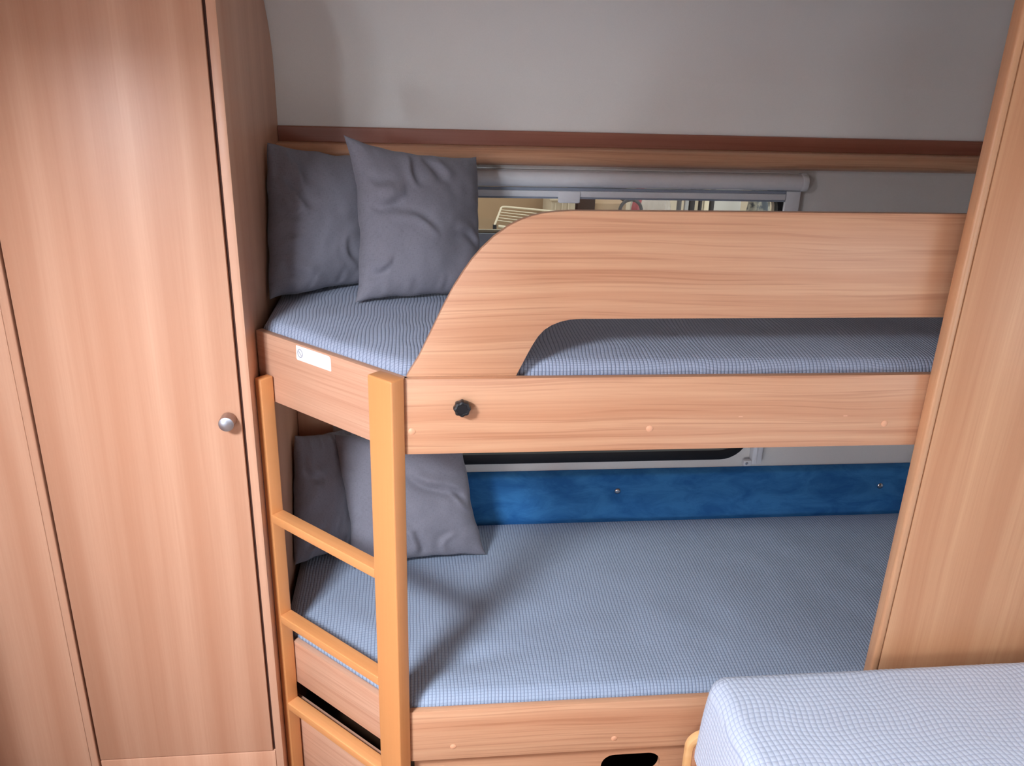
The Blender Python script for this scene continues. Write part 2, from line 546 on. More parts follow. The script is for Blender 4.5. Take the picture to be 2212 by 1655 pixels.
win_lo = back_window('window_2', W2, 'lower bunk window with rounded black rubber seal')
box('window_sill', -0.23, 0.972, YW - 0.016, YW - 0.0125, 1.278, 1.315, 'sill_plastic', win_up, 0.001)

# timber cornice over the upper window, plain board in the rear left corner
def extrude_x(name, prof_yz, x0, x1, mat, parent=None):
    return prism(name, prof_yz, lambda u, v, d: (x0 + d, u, v), x1 - x0, mat, parent)
t1 = extrude_x('trim_1', [(YW - 0.001, 1.573), (0.766, 1.573), (0.764, 1.571), (0.764, 1.537), (YW - 0.001, 1.537)], XS + 0.001, XR - 0.001, 'wood_dark')
struct(t1, 'dark timber fascia along the wall above the upper window')
nose = [(YW - 0.001, 1.5365), (0.722, 1.5365)]
for k in range(9):
    a = math.radians(90 + 150 * k / 8)
    nose.append((0.722 + 0.020 * math.cos(a), 1.5165 + 0.020 * math.sin(a)))
nose += [(0.735, 1.4925), (YW - 0.001, 1.4925)]
struct(extrude_x('trim_2', nose, XS + 0.001, XR - 0.001, 'wood_x'), 'rounded timber cornice over the roller blind')
struct(box('trim_3', XS + 0.001, -0.247, YW - 0.012, YW - 0.001, 0.47, 1.06, 'wood_z'), 'narrow wood panel in the rear corner of the lower bunk')

# ------------------------------------------------------------------ left wardrobe
YD = 0.205
wd = thing('wardrobe', 'tall wood-grain wardrobe with a round metal knob beside the ladder', 'wardrobe', (-0.55, 0.45, 0.0))
side = [(YD, 0.0), (YW - 0.002, 0.0), (YW - 0.002, 1.69)] + [(y - 0.003, z - 0.002) for y, z in CURVE[1:]] + [(YD, ZC - 0.001)]
prism('side_panel', side, lambda u, v, d: (XS - d, u, v), 0.0175, 'wood_z', wd, 0.0012)
dr = box('door', -0.7645, -0.3660, YD + 0.001, YD + 0.018, 0.163, 1.94, 'wood_z', wd, 0.0015)
lathe('knob', [(0.010, 0), (0.0105, 0.002), (0.0155, 0.0025), (0.0158, 0.026), (0.0150, 0.0275)], (-0.390, YD + 0.001, 1.040), (0, -1, 0), 'satin_sleeve', dr)
k = lathe('knob_cap', [(0.0150, 0.0275), (0.0152, 0.0282), (0.0148, 0.0292), (0.010, 0.0305), (0.003, 0.0309), (0.0002, 0.031)], (-0.390, YD + 0.001, 1.040), (0, -1, 0), 'satin_metal', dr)
k['label'] = 'brushed metal knob face'
box('plinth', -0.7645, XS - 0.0185, YD + 0.001, YD + 0.018, 0.0, 0.160, 'wood_z', wd)
box('door_gap', XS - 0.0240, XS - 0.0178, YD + 0.009, YD + 0.05, 0.16, 1.94, 'dark_gap', wd, 0)
prism('carcass', [(YD + 0.019, 0.001), (YW - 0.004, 0.001), (YW - 0.004, 1.69), (0.70, 1.84), (0.52, 1.93), (YD + 0.019, 1.93)], lambda u, v, d: (-0.7665 + d, u, v), 0.404, 'wood_z', wd)

tc = thing('tall_cabinet', 'second wood-grain cabinet front at the left edge beside the wardrobe', 'cabinet', (-1.0, 0.45, 0.0))
box('side_panel', -0.7865, -0.7695, YD - 0.001, YD + 0.30, 0.0, 1.94, 'wood_z', tc, 0.003, 3)
box('door', XL + 0.002, -0.7868, YD + 0.001, YD + 0.018, 0.0, 1.94, 'wood_z', tc, 0.002)
box('door_gap', -0.7700, -0.7660, YD + 0.012, YD + 0.018, 0.0, 1.94, 'dark_gap', tc, 0)
box('carcass', XL + 0.002, -0.7880, YD + 0.019, YD + 0.30, 0.0, 1.92, 'wood_z', tc, 0)

# ------------------------------------------------------------------ right partition
pt = thing('partition_panel', 'upright wood partition with rounded edge on the right, in front of the bunks', 'partition', (1.3, -0.016, 0.0))
box('board', 0.9835, XR - 0.001, -0.0290, -0.004, 0.0, ZC - 0.001, 'wood_r', pt, 0.002)
box('edge_trim', 0.9655, 0.9820, -0.0315, -0.002, 0.0, ZC - 0.001, 'wood_r', pt, 0.006, 4)

# ------------------------------------------------------------------ upper bunk
ub = thing('upper_bunk', 'upper bunk frame with curved guard board and angled corner', 'bunk bed', (0.6, 0.35, 1.05))
box('front_rail', AX + 0.002, XR - 0.002, 0.0, 0.0155, ZR0, ZR1, 'wood_x', ub, 0.0012)
LEN = 0.428
cb = prism('corner_board', [(0.0, ZR0), (LEN - 0.002, ZR0), (LEN - 0.002, ZR1), (0.0, ZR1)], lambda u, v, d: corner(u, d, v), 0.0155, 'wood_c', ub, 0.001)
prism('bed_base', [(AX + 0.012, 0.017), (XR - 0.004, 0.017), (XR - 0.004, YW - 0.03), (XS + 0.004, YW - 0.03), (XS + 0.004, 0.325)], lambda u, v, d: (u, v, 1.062 + d), 0.016, 'wood_x', ub)
gout = [(-0.028, 1.16), (-0.028, 1.196), (-0.0245, 1.204), (-0.004, 1.238), (0.019, 1.287), (0.042, 1.336), (0.058, 1.367), (0.074, 1.393), (0.089, 1.415), (0.105, 1.434), (0.126, 1.455), (0.152, 1.4745), (0.172, 1.485), (0.191, 1.492), (0.211, 1.497), (0.231, 1.4995), (0.262, 1.5015),
        (0.62, 1.5035), (1.25, 1.505), (1.25, 1.311), (0.29, 1.3085), (0.266, 1.307), (0.249, 1.303), (0.233, 1.296), (0.221, 1.2875), (0.211, 1.276), (0.202, 1.261), (0.193, 1.243), (0.172, 1.198), (0.155, 1.16)]
gd = prism('guard_board', gout, lambda u, v, d: (u, 0.0165 + d, v), 0.0155, 'wood_x', ub, 0.0012)
lathe('star_knob', [(0.0065, 0), (0.0065, 0.006), (0.0140, 0.007), (0.0152, 0.010), (0.0152, 0.018), (0.0140, 0.021), (0.0105, 0.0222), (0.0095, 0.0212), (0.001, 0.0212)], (0.073, 0.0, 1.1505), (0, -1, 0), 'black_plastic', ub, 64, 8, 0.065)
for x, z in ((-0.018, 1.0995), (0.428, 1.0975), (0.897, 1.100)):
    lathe('screw_cap', [(0.0066, 0), (0.0066, 0.0012), (0.0050, 0.0022), (0.0005, 0.0026)], (x, 0.0005, z), (0, -1, 0), 'cap', ub, 20)
for x, z in ((0.600, 1.119), (0.810, 1.117)):
    box('scratch', x, x + 0.008, -0.0002, 0.0004, z, z + 0.0014, 'edge', ub, 0)
# sticker with a prohibition ring
S0, S1 = 0.1930, 0.2970
stk = []
def arc(cx, cz, r, a0, a1, n=5):
    return [(cx + r * math.cos(math.radians(a0 + (a1 - a0) * k / n)), cz + r * math.sin(math.radians(a0 + (a1 - a0) * k / n))) for k in range(n + 1)]
stk += arc(S1 - 0.002, 1.1985 - 0.001, 0.001, 0, 90) + arc(S0 + 0.007, 1.1985 - 0.007, 0.007, 90, 180) + arc(S0 + 0.002, 1.168 + 0.002, 0.002, 180, 270) + arc(S1 - 0.004, 1.168 + 0.004, 0.004, 270, 360)
st = prism('sticker', stk, lambda u, v, d: corner(u, -0.0006 + d, v), 0.0005, 'sticker', cb)
rc = (S1 - 0.0125, 1.1835)
ring('ring_mark', [(rc[0] + 0.0078 * math.cos(a * math.pi / 16), rc[1] + 0.0088 * math.sin(a * math.pi / 16)) for a in range(32)],
     [(rc[0] + 0.0068 * math.cos(a * math.pi / 16), rc[1] + 0.0078 * math.sin(a * math.pi / 16)) for a in range(32)], lambda u, v, d: corner(u, -0.0009 + d, v), 0.0004, 'ink', cb)
prism('slash_mark', [(rc[0] + 0.0048, rc[1] + 0.0042), (rc[0] + 0.0042, rc[1] + 0.0050), (rc[0] - 0.0046, rc[1] - 0.0046), (rc[0] - 0.0040, rc[1] - 0.0054)], lambda u, v, d: corner(u, -0.0009 + d, v), 0.0004, 'ink', cb)

# ------------------------------------------------------------------ lower bunk
lb = thing('lower_bunk', 'lower bunk frame with front board and storage panel with hand hole', 'bunk bed', (0.6, 0.35, 0.0))
box('front_board', AX + 0.002, XR - 0.002, 0.0, 0.0155, ZB0, ZB1, 'wood_x', lb, 0.0012)
prism('corner_board', [(0.0, 0.318), (LEN - 0.045, 0.318), (LEN - 0.045, 0.438), (0.0, 0.438)], lambda u, v, d: corner(u, d, v), 0.0155, 'wood_c', lb, 0.001)
prism('bed_base', [(AX + 0.012, 0.017), (XR - 0.004, 0.017), (XR - 0.004, YW - 0.03), (XS + 0.004, YW - 0.03), (XS + 0.004, 0.325)], lambda u, v, d: (u, v, 0.335 + d), 0.016, 'wood_x', lb)
hole = rrect(0.398, 0.536, 0.212, 0.277, 0.030)
prism('storage_panel', [(AX + 0.01, 0.002), (XR - 0.002, 0.002), (XR - 0.002, 0.330), (AX + 0.01, 0.330)], lambda u, v, d: (u, 0.020 + d, v), 0.0155, 'wood_x', lb, hole=hole)
prism('corner_storage_panel', [(0.0, 0.002), (LEN - 0.002, 0.002), (LEN - 0.002, 0.2580), (0.0, 0.2580)], lambda u, v, d: corner(u, 0.003 + d, v), 0.0155, 'wood_c', lb, 0.001)
for x, z in ((0.061, 0.348), (0.417, 0.345)):
    lathe('screw_cap', [(0.0066, 0), (0.0066, 0.0012), (0.0050, 0.0022), (0.0005, 0.0026)], (x, 0.0005, z), (0, -1, 0), 'cap', lb, 20)

# ------------------------------------------------------------------ ladder
ld = thing('bunk_ladder', 'orange beech ladder leaning at the angled corner of the bunks', 'ladder', (-0.19, 0.12, 0.0))
def on_ladder(s, d, z):      # d outwards from the corner boards
    return corner(s, -d, z)
def ladder_box(name, s0, s1, d0, d1, z0, z1, mat, bev):
    bm = bmesh.new()
    add_box(bm, s0, s1, d0, d1, z0, z1)
    bevel_all(bm, bev, 3)
    for v in bm.verts:
        v.co = Vector(on_ladder(*v.co))
    return soft(from_bm(name, bm, mat, ld))
ladder_box('post', -0.0070, 0.0545, 0.002, 0.0350, 0.0, 1.2075, 'beech_z', 0.0035)
ladder_box('post', 0.3760, 0.3960, 0.002, 0.0350, 0.0, 1.1130, 'beech_z', 0.0035)
for z in (0.797, 0.532, 0.2790):
    ladder_box('rung', 0.0540, 0.3765, 0.003, 0.0345, z - 0.0210, z, 'beech_c', 0.002)

# ------------------------------------------------------------------ mattresses
def smooth_noise(x, y, sc, seed=0.0):
    return noise.noise(Vector((x * sc + seed, y * sc - seed, seed)))

def mattress(name, x0, x1, y0, y1, ztop, zbot, r, mat, cut=None, step=0.012, bulge=0.01, wob=0.004, waves=(), weave=None, parent=None, side_in=0.0):
    """soft slab; cut = (px, py, nx, ny): keep the side where (p - P).n >= 0"""
    H = ztop - zbot
    def axis(a, b):
        n = max(8, int(round((b - a) / step)))
        mid = np.linspace(a, b, n + 1)
        if not weave:
            e = [r * (1 - math.cos(math.radians(t))) for t in (12, 25, 38, 52, 66, 80)]
            mid = np.unique(np.concatenate([mid[(mid > a + r) & (mid < b - r)], [a, b, a + r, b - r], a + np.array(e), b - np.array(e)]))
        ns = max(3, int((H - r) / max(step, 0.002))) if weave else 6
        over = np.linspace(H - r, 0, ns + 1)[:-1]
        pos = np.concatenate([np.full(ns, a), mid, np.full(ns, b)])
        ov = np.concatenate([over, np.zeros(len(mid)), over[::-1]])
        sg = np.concatenate([-np.ones(ns), np.zeros(len(mid)), np.ones(ns)])
        return pos, ov, sg
    xp, xo, xs = axis(x0, x1)
    yp, yo, ys = axis(y0, y1)
    nx, ny = len(xp), len(yp)
    X = np.zeros((ny, nx)); Y = np.zeros((ny, nx)); Z = np.zeros((ny, nx)); U = np.zeros((ny, nx)); V = np.zeros((ny, nx))
    for j in range(ny):
        y = yp[j]
        xl = x0
        if cut:
            px, py, cx, cy = cut
            xl = max(x0, px - (y - py) * cy / cx)
        X[j] = xl + (xp - x0) * (x1 - xl) / (x1 - x0)
        Y[j] = y
    D1, D2, D3, D4 = X - x0, x1 - X, Y - y0, y1 - Y
    ds = [D1, D2, D3, D4]
    if cut:
        ds.append((X - cut[0]) * cut[2] + (Y - cut[1]) * cut[3])
    # rounded distance to the rim
    q = np.clip(np.maximum.reduce([1 - d / r for d in ds]), 0, 1)
    Zr = ztop - r + r * np.sqrt(np.clip(1 - q * q, 0, 1))
    dmin = np.minimum.reduce(ds)
    dome = 1 - np.exp(-np.clip(dmin, 0, None) / 0.09)
    Zr += bulge * dome
    for j in range(ny):
        for i in range(nx):
            x, y = X[j, i], Y[j, i]
            if wob:
                Zr[j, i] += wob * dome[j, i] * (smooth_noise(x, y, 5.0, 1.3) + 0.5 * smooth_noise(x, y, 11.0, 4.1))
    for (wx, wy, wl, ww, wa, wh) in waves:       # soft hollows and ridges
        ca, sa = math.cos(wa), math.sin(wa)
        dx, dy = X - wx, Y - wy
        t, s = dx * ca + dy * sa, -dx * sa + dy * ca
        Zr += wh * np.exp(-(t / wl) ** 2 - (s / ww) ** 2) * np.clip(dome * 1.3, 0, 1)
    over = np.maximum(xo[None, :], yo[:, None])
    Z = Zr - over
    drop = ztop - Z
    U = X + np.where(xs[None, :] < 0, -xo[None, :], 0) + np.where(xs[None, :] > 0, xo[None, :], 0) - r * np.clip(1 - D1 / r, 0, 1) ** 2 * 0.57
    V = Y + np.where(ys[:, None] < 0, -yo[:, None], 0) + np.where(ys[:, None] > 0, yo[:, None], 0) - r * np.clip(1 - D3 / r, 0, 1) ** 2 * 0.57
    # sides belly outwards a little
    t = np.clip(over / max(H - r, 1e-4), 0, 1)
    belly = 0.006 * np.sin(t * math.pi) - side_in * t ** 3
    X = X + belly * xs[None, :] * (xo[None, :] >= yo[:, None])
    Y = Y + belly * ys[:, None] * (yo[:, None] > xo[None, :])
    # round the corners in plan
    rc = 1.25 * r
    for ex, ey, fx, fy, on in ((x0, y0, 1, 1, not cut), (x1, y0, -1, 1, True), (x0, y1, 1, -1, True), (x1, y1, -1, -1, True)):
        if not on:
            continue
        p_, q_ = 1 - (X - ex) * fx / rc, 1 - (Y - ey) * fy / rc
        k_ = (p_ > 0) & (q_ > 0)
        sc = np.where(k_, np.maximum(p_, q_) / np.maximum(np.hypot(p_, q_), 1e-9), 1.0)
        X = np.where(k_, ex + fx * rc * (1 - p_ * sc), X)
        Y = np.where(k_, ey + fy * rc * (1 - q_ * sc), Y)
    P = np.stack([X, Y, Z], -1)
    if weave:
        cell, amp = weave
        for j in range(ny):
            pass
        wu = 0.004 * np.sin(V * 21 + 1.0) + 0.003 * np.sin(V * 47 + U * 9)
        wvv = 0.005 * np.sin(U * 17 + 0.4) + 0.003 * np.sin(U * 39 + V * 11)
        Uw, Vw = U + wu, V + wvv
        au, av = np.abs(np.sin(np.pi * Uw / cell)), np.abs(np.sin(np.pi * Vw / cell))
        hgt = amp * (np.minimum(au ** 0.55 * 1.0, 0.35 + 0.65 * av ** 0.5))
        du = np.gradient(P, axis=1); dv = np.gradient(P, axis=0)
        N = np.cross(du, dv)
        nl = np.linalg.norm(N, axis=-1, keepdims=True)
        N = np.where(nl > 1e-8, N / np.maximum(nl, 1e-12), 0.0)
        P = P + N * hgt[..., None]
        U, V = Uw, Vw
    verts = P.reshape(-1, 3)
    idx = np.arange(nx * ny).reshape(ny, nx)
    quads = np.stack([idx[:-1, :-1], idx[:-1, 1:], idx[1:, 1:], idx[1:, :-1]], -1).reshape(-1, 4)
    me = bpy.data.meshes.new(name)
    me.vertices.add(len(verts)); me.vertices.foreach_set('co', verts.ravel())
    me.loops.add(quads.size); me.loops.foreach_set('vertex_index', quads.ravel().astype(np.int32))
    me.polygons.add(len(quads)); me.polygons.foreach_set('loop_start', np.arange(0, quads.size, 4, dtype=np.int32))
    me.update(calc_edges=True)
    uv = me.uv_layers.new(name='UVMap')
    uvs = np.stack([U, V], -1).reshape(-1, 2)[quads.ravel()]
    uv.data.foreach_set('uv', uvs.ravel())
    me.polygons.foreach_set('use_smooth', np.ones(len(quads), dtype=bool))
    me.validate()
    return link(name, me, mat, parent)

CUT = (AX - 0.000 - NX * 0.018, AY - NY * 0.018, -NX, -NY)
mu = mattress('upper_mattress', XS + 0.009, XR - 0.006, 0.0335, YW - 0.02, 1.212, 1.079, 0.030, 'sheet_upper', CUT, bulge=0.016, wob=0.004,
              waves=[(-0.20, 0.30, 0.10, 0.035, 0.9, 0.006), (-0.12, 0.24, 0.12, 0.03, 0.9, -0.005)])
tag(mu, 'upper bunk mattress in a blue-grey waffle cover', 'mattress')
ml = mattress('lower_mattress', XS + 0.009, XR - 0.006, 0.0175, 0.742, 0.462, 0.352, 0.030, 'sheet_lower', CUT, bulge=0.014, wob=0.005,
              waves=[(0.10, 0.13, 0.14, 0.035, 0.25, -0.010), (0.30, 0.26, 0.16, 0.05, 0.5, -0.006), (-0.10, 0.22, 0.14, 0.04, -0.8, 0.005)])
tag(ml, 'lower bunk mattress in a blue-grey waffle cover', 'mattress')

# ------------------------------------------------------------------ near bed on the right
nb = thing('side_bed', 'low wooden bed base with rounded pale edging at bottom right', 'bed', (1.1, -0.5, 0.0))
XB = 0.566
def board_outline(x0, x1, z0, z1, r):
    return [(x0, z0)] + [(x0 + r + r * math.cos(math.radians(180 - 90 * k / 10)), z1 - r + r * math.sin(math.radians(180 - 90 * k / 10))) for k in range(11)] + [(x1, z1), (x1, z0)]
bo = board_outline(XB, XR - 0.002, 0.0, 0.392, 0.042)
bi = board_outline(XB + 0.014, XR - 0.002, 0.0, 0.378, 0.030)
prism('end_board', bi, lambda u, v, d: (u, -0.0360 - d, v), 0.016, 'wood_x', nb)
prism('edge_moulding', bo[:-1] + [(XR - 0.002, 0.3785)] + list(reversed(bi[:-2])), lambda u, v, d: (u, -0.0345 - d, v), 0.019, 'lipping', nb, 0.002)
box('side_board', 0.590, 0.606, -1.05, -0.0545, 0.0, 0.372, 'wood_x', nb, 0.002)
box('bed_base', 0.607, XR - 0.004, -1.05, -0.0545, 0.352, 0.370, 'wood_x', nb)
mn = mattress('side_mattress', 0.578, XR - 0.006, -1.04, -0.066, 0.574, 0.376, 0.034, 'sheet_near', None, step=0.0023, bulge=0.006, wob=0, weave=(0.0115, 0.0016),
              waves=[(0.75, -0.20, 0.2, 0.06, 0.7, -0.004), (0.95, -0.35, 0.2, 0.08, 0.3, 0.004)], side_in=-0.012)
tag(mn, 'thick mattress in pale waffle cover on the near bed at bottom right', 'mattress')

# ------------------------------------------------------------------ blue back board
bp = thing('back_cushion', 'long blue velvet back board with metal buttons behind the lower mattress', 'cushion', (0.6, 0.765, 0.47))
x0, x1, z0, z1 = XS + 0.006, XR - 0.008, 0.400, 0.611
BUT = [(0.580, 0.5475), (1.410, 0.5435)]
nx_, nz_ = 260, 34
verts, uvs = [], []
for j in range(nz_ + 1):
    for i in range(nx_ + 1):
        x = x0 + (x1 - x0) * i / nx_
        z = z0 + (z1 - z0) * j / nz_
        d = min(x - x0, x1 - x, z - z0, z1 - z)
        q = max(0.0, 1 - d / 0.014)
        y = YW - 0.004 - 0.022 * math.sqrt(max(0, 1 - q * q)) - 0.003 * math.sin(math.pi * j / nz_)
        for bx, bz in BUT:
            rr = math.hypot(x - bx, z - bz)
            y += 0.007 * math.exp(-(rr / 0.016) ** 2) + 0.002 * math.exp(-(rr / 0.04) ** 2)
        y += 0.0012 * noise.noise(Vector((x * 14, z * 22, 2.0)))
        verts.append((x, y, z))
faces = [(j * (nx_ + 1) + i, j * (nx_ + 1) + i + 1, (j + 1) * (nx_ + 1) + i + 1, (j + 1) * (nx_ + 1) + i) for j in range(nz_) for i in range(nx_)]
n0 = len(verts)
verts += [(x0, YW - 0.002, z0), (x1, YW - 0.002, z0), (x1, YW - 0.002, z1), (x0, YW - 0.002, z1)]
faces.append((n0, n0 + 3, n0 + 2, n0 + 1))
b0, b1 = [i for i in range(nx_ + 1)], [nz_ * (nx_ + 1) + i for i in range(nx_ + 1)]
l0, l1 = [j * (nx_ + 1) for j in range(nz_ + 1)], [j * (nx_ + 1) + nx_ for j in range(nz_ + 1)]
faces += [tuple([n0, n0 + 1] + b0[::-1]), tuple([n0 + 3] + b1 + [n0 + 2]), tuple([n0 + 3, n0] + l0), tuple([n0 + 1, n0 + 2] + l1[::-1])]
me = bpy.data.meshes.new('padded_board')
me.from_pydata(verts, [], faces)
me.polygons.foreach_set('use_smooth', [len(p.vertices) == 4 for p in me.polygons])
link('padded_board', me, 'velvet', bp)
for bx, bz in BUT:
    lathe('button', [(0.0100, 0.0), (0.0104, 0.003), (0.0088, 0.006), (0.0052, 0.0078), (0.0005, 0.0085)], (bx, 0.7585, bz), (0, -1, 0), 'chrome', bp, 24)

# ------------------------------------------------------------------ roller blinds
rb = thing('roller_blind', 'white roller blind cassette above the upper bunk window', 'blind', (0.4, 0.76, 1.43))
cp = [(YW - 0.002, 1.4795), (0.752, 1.4795)]
for k in range(11):
    a = math.radians(90 + 175 * k / 10)
    cp.append((0.752 + 0.0185 * math.cos(a), 1.4585 + 0.0205 * math.sin(a)))
cp += [(YW - 0.002, 1.4375)]
prism('cassette', cp, lambda u, v, d: (-0.26 + d, u, v), 1.262, 'white_plastic', rb)
cp2 = [(min(YW - 0.002, 0.760 + (y - 0.760) * 1.08), 1.4585 + (z - 1.4585) * 1.08) for y, z in cp]
prism('end_cap', cp2, lambda u, v, d: (1.0025 + d, u, v), 0.016, 'white_plastic', rb, 0.002)
box('end_cap', -0.272, -0.2605, 0.730, YW - 0.002, 1.436, 1.481, 'white_plastic', rb, 0.003)
box('side_guide', 0.968, 1.008, 0.752, YW - 0.0125, 1.270, 1.436, 'white_plastic', rb, 0.002)
box('side_guide', -0.258, -0.215, 0.752, YW - 0.0125, 1.270, 1.436, 'white_plastic', rb, 0.002)
box('bottom_bar', -0.212, 0.966, 0.748, 0.760, 1.4130, 1.4290, 'white_plastic', rb, 0.002)
box('dark_seal', -0.212, 0.966, 0.751, 0.758, 1.4295, 1.4365, 'grey_plastic', rb, 0)
box('dark_seal', -0.212, 0.966, 0.751, 0.758, 1.4085, 1.4125, 'grey_plastic', rb, 0)
box('pull_tab', 0.355, 0.412, 0.7440, 0.7475, 1.4000, 1.4280, 'white_plastic', rb, 0.001)
box('pull_tab_lip', 0.358, 0.409, 0.7415, 0.7435, 1.3990, 1.4050, 'white_plastic', rb, 0.001)

lbld = thing('lower_blind', 'white blind side rail with end bracket beside the lower bunk window', 'blind', (0.99, 0.765, 0.63))
box('side_rail', 0.982, 1.012, 0.750, YW - 0.002, 0.6300, 1.030, 'white_plastic', lbld, 0.002)
box('rail_ridge', 0.989, 0.995, 0.7465, 0.7495, 0.6330, 1.030, 'white_plastic', lbld, 0.001)
box('foot', 0.957, 0.9815, 0.7490, YW - 0.0125, 0.6235, 0.6430, 'white_plastic', lbld, 0.003)
lathe('screw', [(0.0045, 0), (0.0045, 0.001), (0.0025, 0.0015), (0.0005, 0.0005)], (0.966, 0.7490, 0.6335), (0, -1, 0), 'satin_metal', lbld, 16)

# ------------------------------------------------------------------ cushions
def pillow(name, corners, T, label, bulge_front=0.55, creases=(), seed=0.0, n=84, edge_in=(0.05, 0.05, 0.05, 0.05), sag=0.0, group='grey linen scatter cushions'):
    """corners: TL, TR, BR, BL in world space; normal towards the viewer side"""
    tl, tr, br, bl = [np.array(c, float) for c in corners]
    cen = (tl + tr + br + bl) / 4
    nrm = np.cross(tr - tl, bl - tl)
    nrm /= np.linalg.norm(nrm)
    if nrm[1] > 0:
        nrm = -nrm
    lin_ = np.linspace(-1, 1, n + 1)
    # denser towards the seams
    lin_ = np.sign(lin_) * (1 - (1 - np.abs(lin_)) ** 1.25)
    U, V = np.meshgrid(lin_, lin_)          # V: -1 bottom, 1 top
    eL, eR, eT, eB = edge_in
    bow = lambda t: (1 - t * t) ** 0.9
    Ub = U - np.where(U > 0, eR, -eL) * np.abs(U) ** 3 * bow(V)
    Vb = V - np.where(V > 0, eT, -eB) * np.abs(V) ** 3 * bow(U)
    for j in range(n + 1):
        for i in range(n + 1):
            u, v = U[j, i], V[j, i]
            ku, kv = abs(u) ** 4 * (1 - abs(v) ** 6), abs(v) ** 4 * (1 - abs(u) ** 6)
            Ub[j, i] += 0.035 * ku * noise.noise(Vector((v * 3.2 + seed, math.copysign(2, u), seed)))
            Vb[j, i] += 0.035 * kv * noise.noise(Vector((u * 3.2 - seed, math.copysign(5, v), seed)))
    a, b = (Ub + 1) / 2, (Vb + 1) / 2
    base = ((1 - a) * (1 - b))[..., None] * bl + (a * (1 - b))[..., None] * br + ((1 - a) * b)[..., None] * tl + (a * b)[..., None] * tr
    prof = ((1 - np.abs(U) ** 2.0) * (1 - np.abs(V) ** 2.0)) ** 0.46
    prof = prof * (1 + sag * (-V) * 0.5)
    size = np.linalg.norm(tr - tl)
    res = []
    for s, share in ((1, bulge_front), (-1, 1 - bulge_front)):
        h = T * share * prof
        w = np.zeros_like(h)
        for (u0, v0, u1, v1, wd_, dp) in creases:
            if s < 0:
                continue
            L = math.hypot(u1 - u0, v1 - v0)
            tx, ty = (u1 - u0) / L, (v1 - v0) / L
            t = ((U - u0) * tx + (V - v0) * ty) / L
            q = (-(U - u0) * ty + (V - v0) * tx) + 0.05 * np.sin(t * 5 + u0 * 7)
            env = np.clip(t, 0, 1) * np.clip(1 - t, 0, 1) * 4
            env = np.where((t > 0) & (t < 1), env, 0) ** 0.7
            w += 1.25 * dp * env * (np.exp(-(q / wd_) ** 2) - 0.7 * np.exp(-((q - 1.9 * wd_) / (1.3 * wd_)) ** 2))
        wr = np.zeros_like(h)
        for j in range(n + 1):
            for i in range(n + 1):
                u, v = U[j, i], V[j, i]
                wr[j, i] = 0.010 * noise.noise(Vector((u * 1.7 + seed, v * 1.7, seed + s))) + 0.0028 * noise.noise(Vector((u * 5 + seed, v * 5, 3 * seed)))
                # small gathers close to the seams
                e = max(abs(u), abs(v))
                if e > 0.72:
                    c = u if abs(v) > abs(u) else v
                    wr[j, i] += 0.0032 * (e - 0.72) / 0.28 * math.sin(c * 23 + seed * 5 + 3 * noise.noise(Vector((c * 4, seed, s)))) * (1 - max(0, (e - 0.94) / 0.06))
        inner = np.clip(prof * 1.6, 0, 1)
        P = base + nrm * (s * (h + wr * inner) + s * w * inner)[..., None]
        res.append(P)
    rim = (np.abs(U) > 0.9999) | (np.abs(V) > 0.9999)
    # wavy seam line
    for j in range(n + 1):
        for i in range(n + 1):
            if rim[j, i]:
                c = U[j, i] if abs(V[j, i]) > 0.9999 else V[j, i]
                off = nrm * 0.004 * noise.noise(Vector((c * 5 + seed, seed * 2, 1.0)))
                res[0][j, i] = base[j, i] + off
                res[1][j, i] = base[j, i] + off
    N = (n + 1) ** 2
    idx = np.arange(N).reshape(n + 1, n + 1)
    back = idx + N
    back = np.where(rim, idx, back)
    f1 = np.stack([idx[:-1, :-1], idx[:-1, 1:], idx[1:, 1:], idx[1:, :-1]], -1).reshape(-1, 4)
    f2 = np.stack([back[:-1, :-1], back[1:, :-1], back[1:, 1:], back[:-1, 1:]], -1).reshape(-1, 4)
    quads = np.concatenate([f1, f2])
    verts = np.concatenate([res[0].reshape(-1, 3), res[1].reshape(-1, 3)])
    me = bpy.data.meshes.new(name)
    me.vertices.add(len(verts)); me.vertices.foreach_set('co', verts.ravel())
    me.loops.add(quads.size); me.loops.foreach_set('vertex_index', quads.ravel().astype(np.int32))
    me.polygons.add(len(quads)); me.polygons.foreach_set('loop_start', np.arange(0, quads.size, 4, dtype=np.int32))
    me.update(calc_edges=True)
    uvl = me.uv_layers.new(name='UVMap')
    uu = np.concatenate([np.stack([U, V], -1).reshape(-1, 2)] * 2) * 0.2
    uvl.data.foreach_set('uv', uu[quads.ravel()].ravel())
    me.polygons.foreach_set('use_smooth', np.ones(len(quads), dtype=bool))
    me.validate()
    bm = bmesh.new(); bm.from_mesh(me)
    loose = [v for v in bm.verts if not v.link_faces]
    bmesh.ops.delete(bm, geom=loose, context='VERTS')
    bmesh.ops.recalc_face_normals(bm, faces=bm.faces)
    bm.to_mesh(me); bm.free()
    o = link(name, me, 'linen')
    return tag(o, label, 'cushion', group)

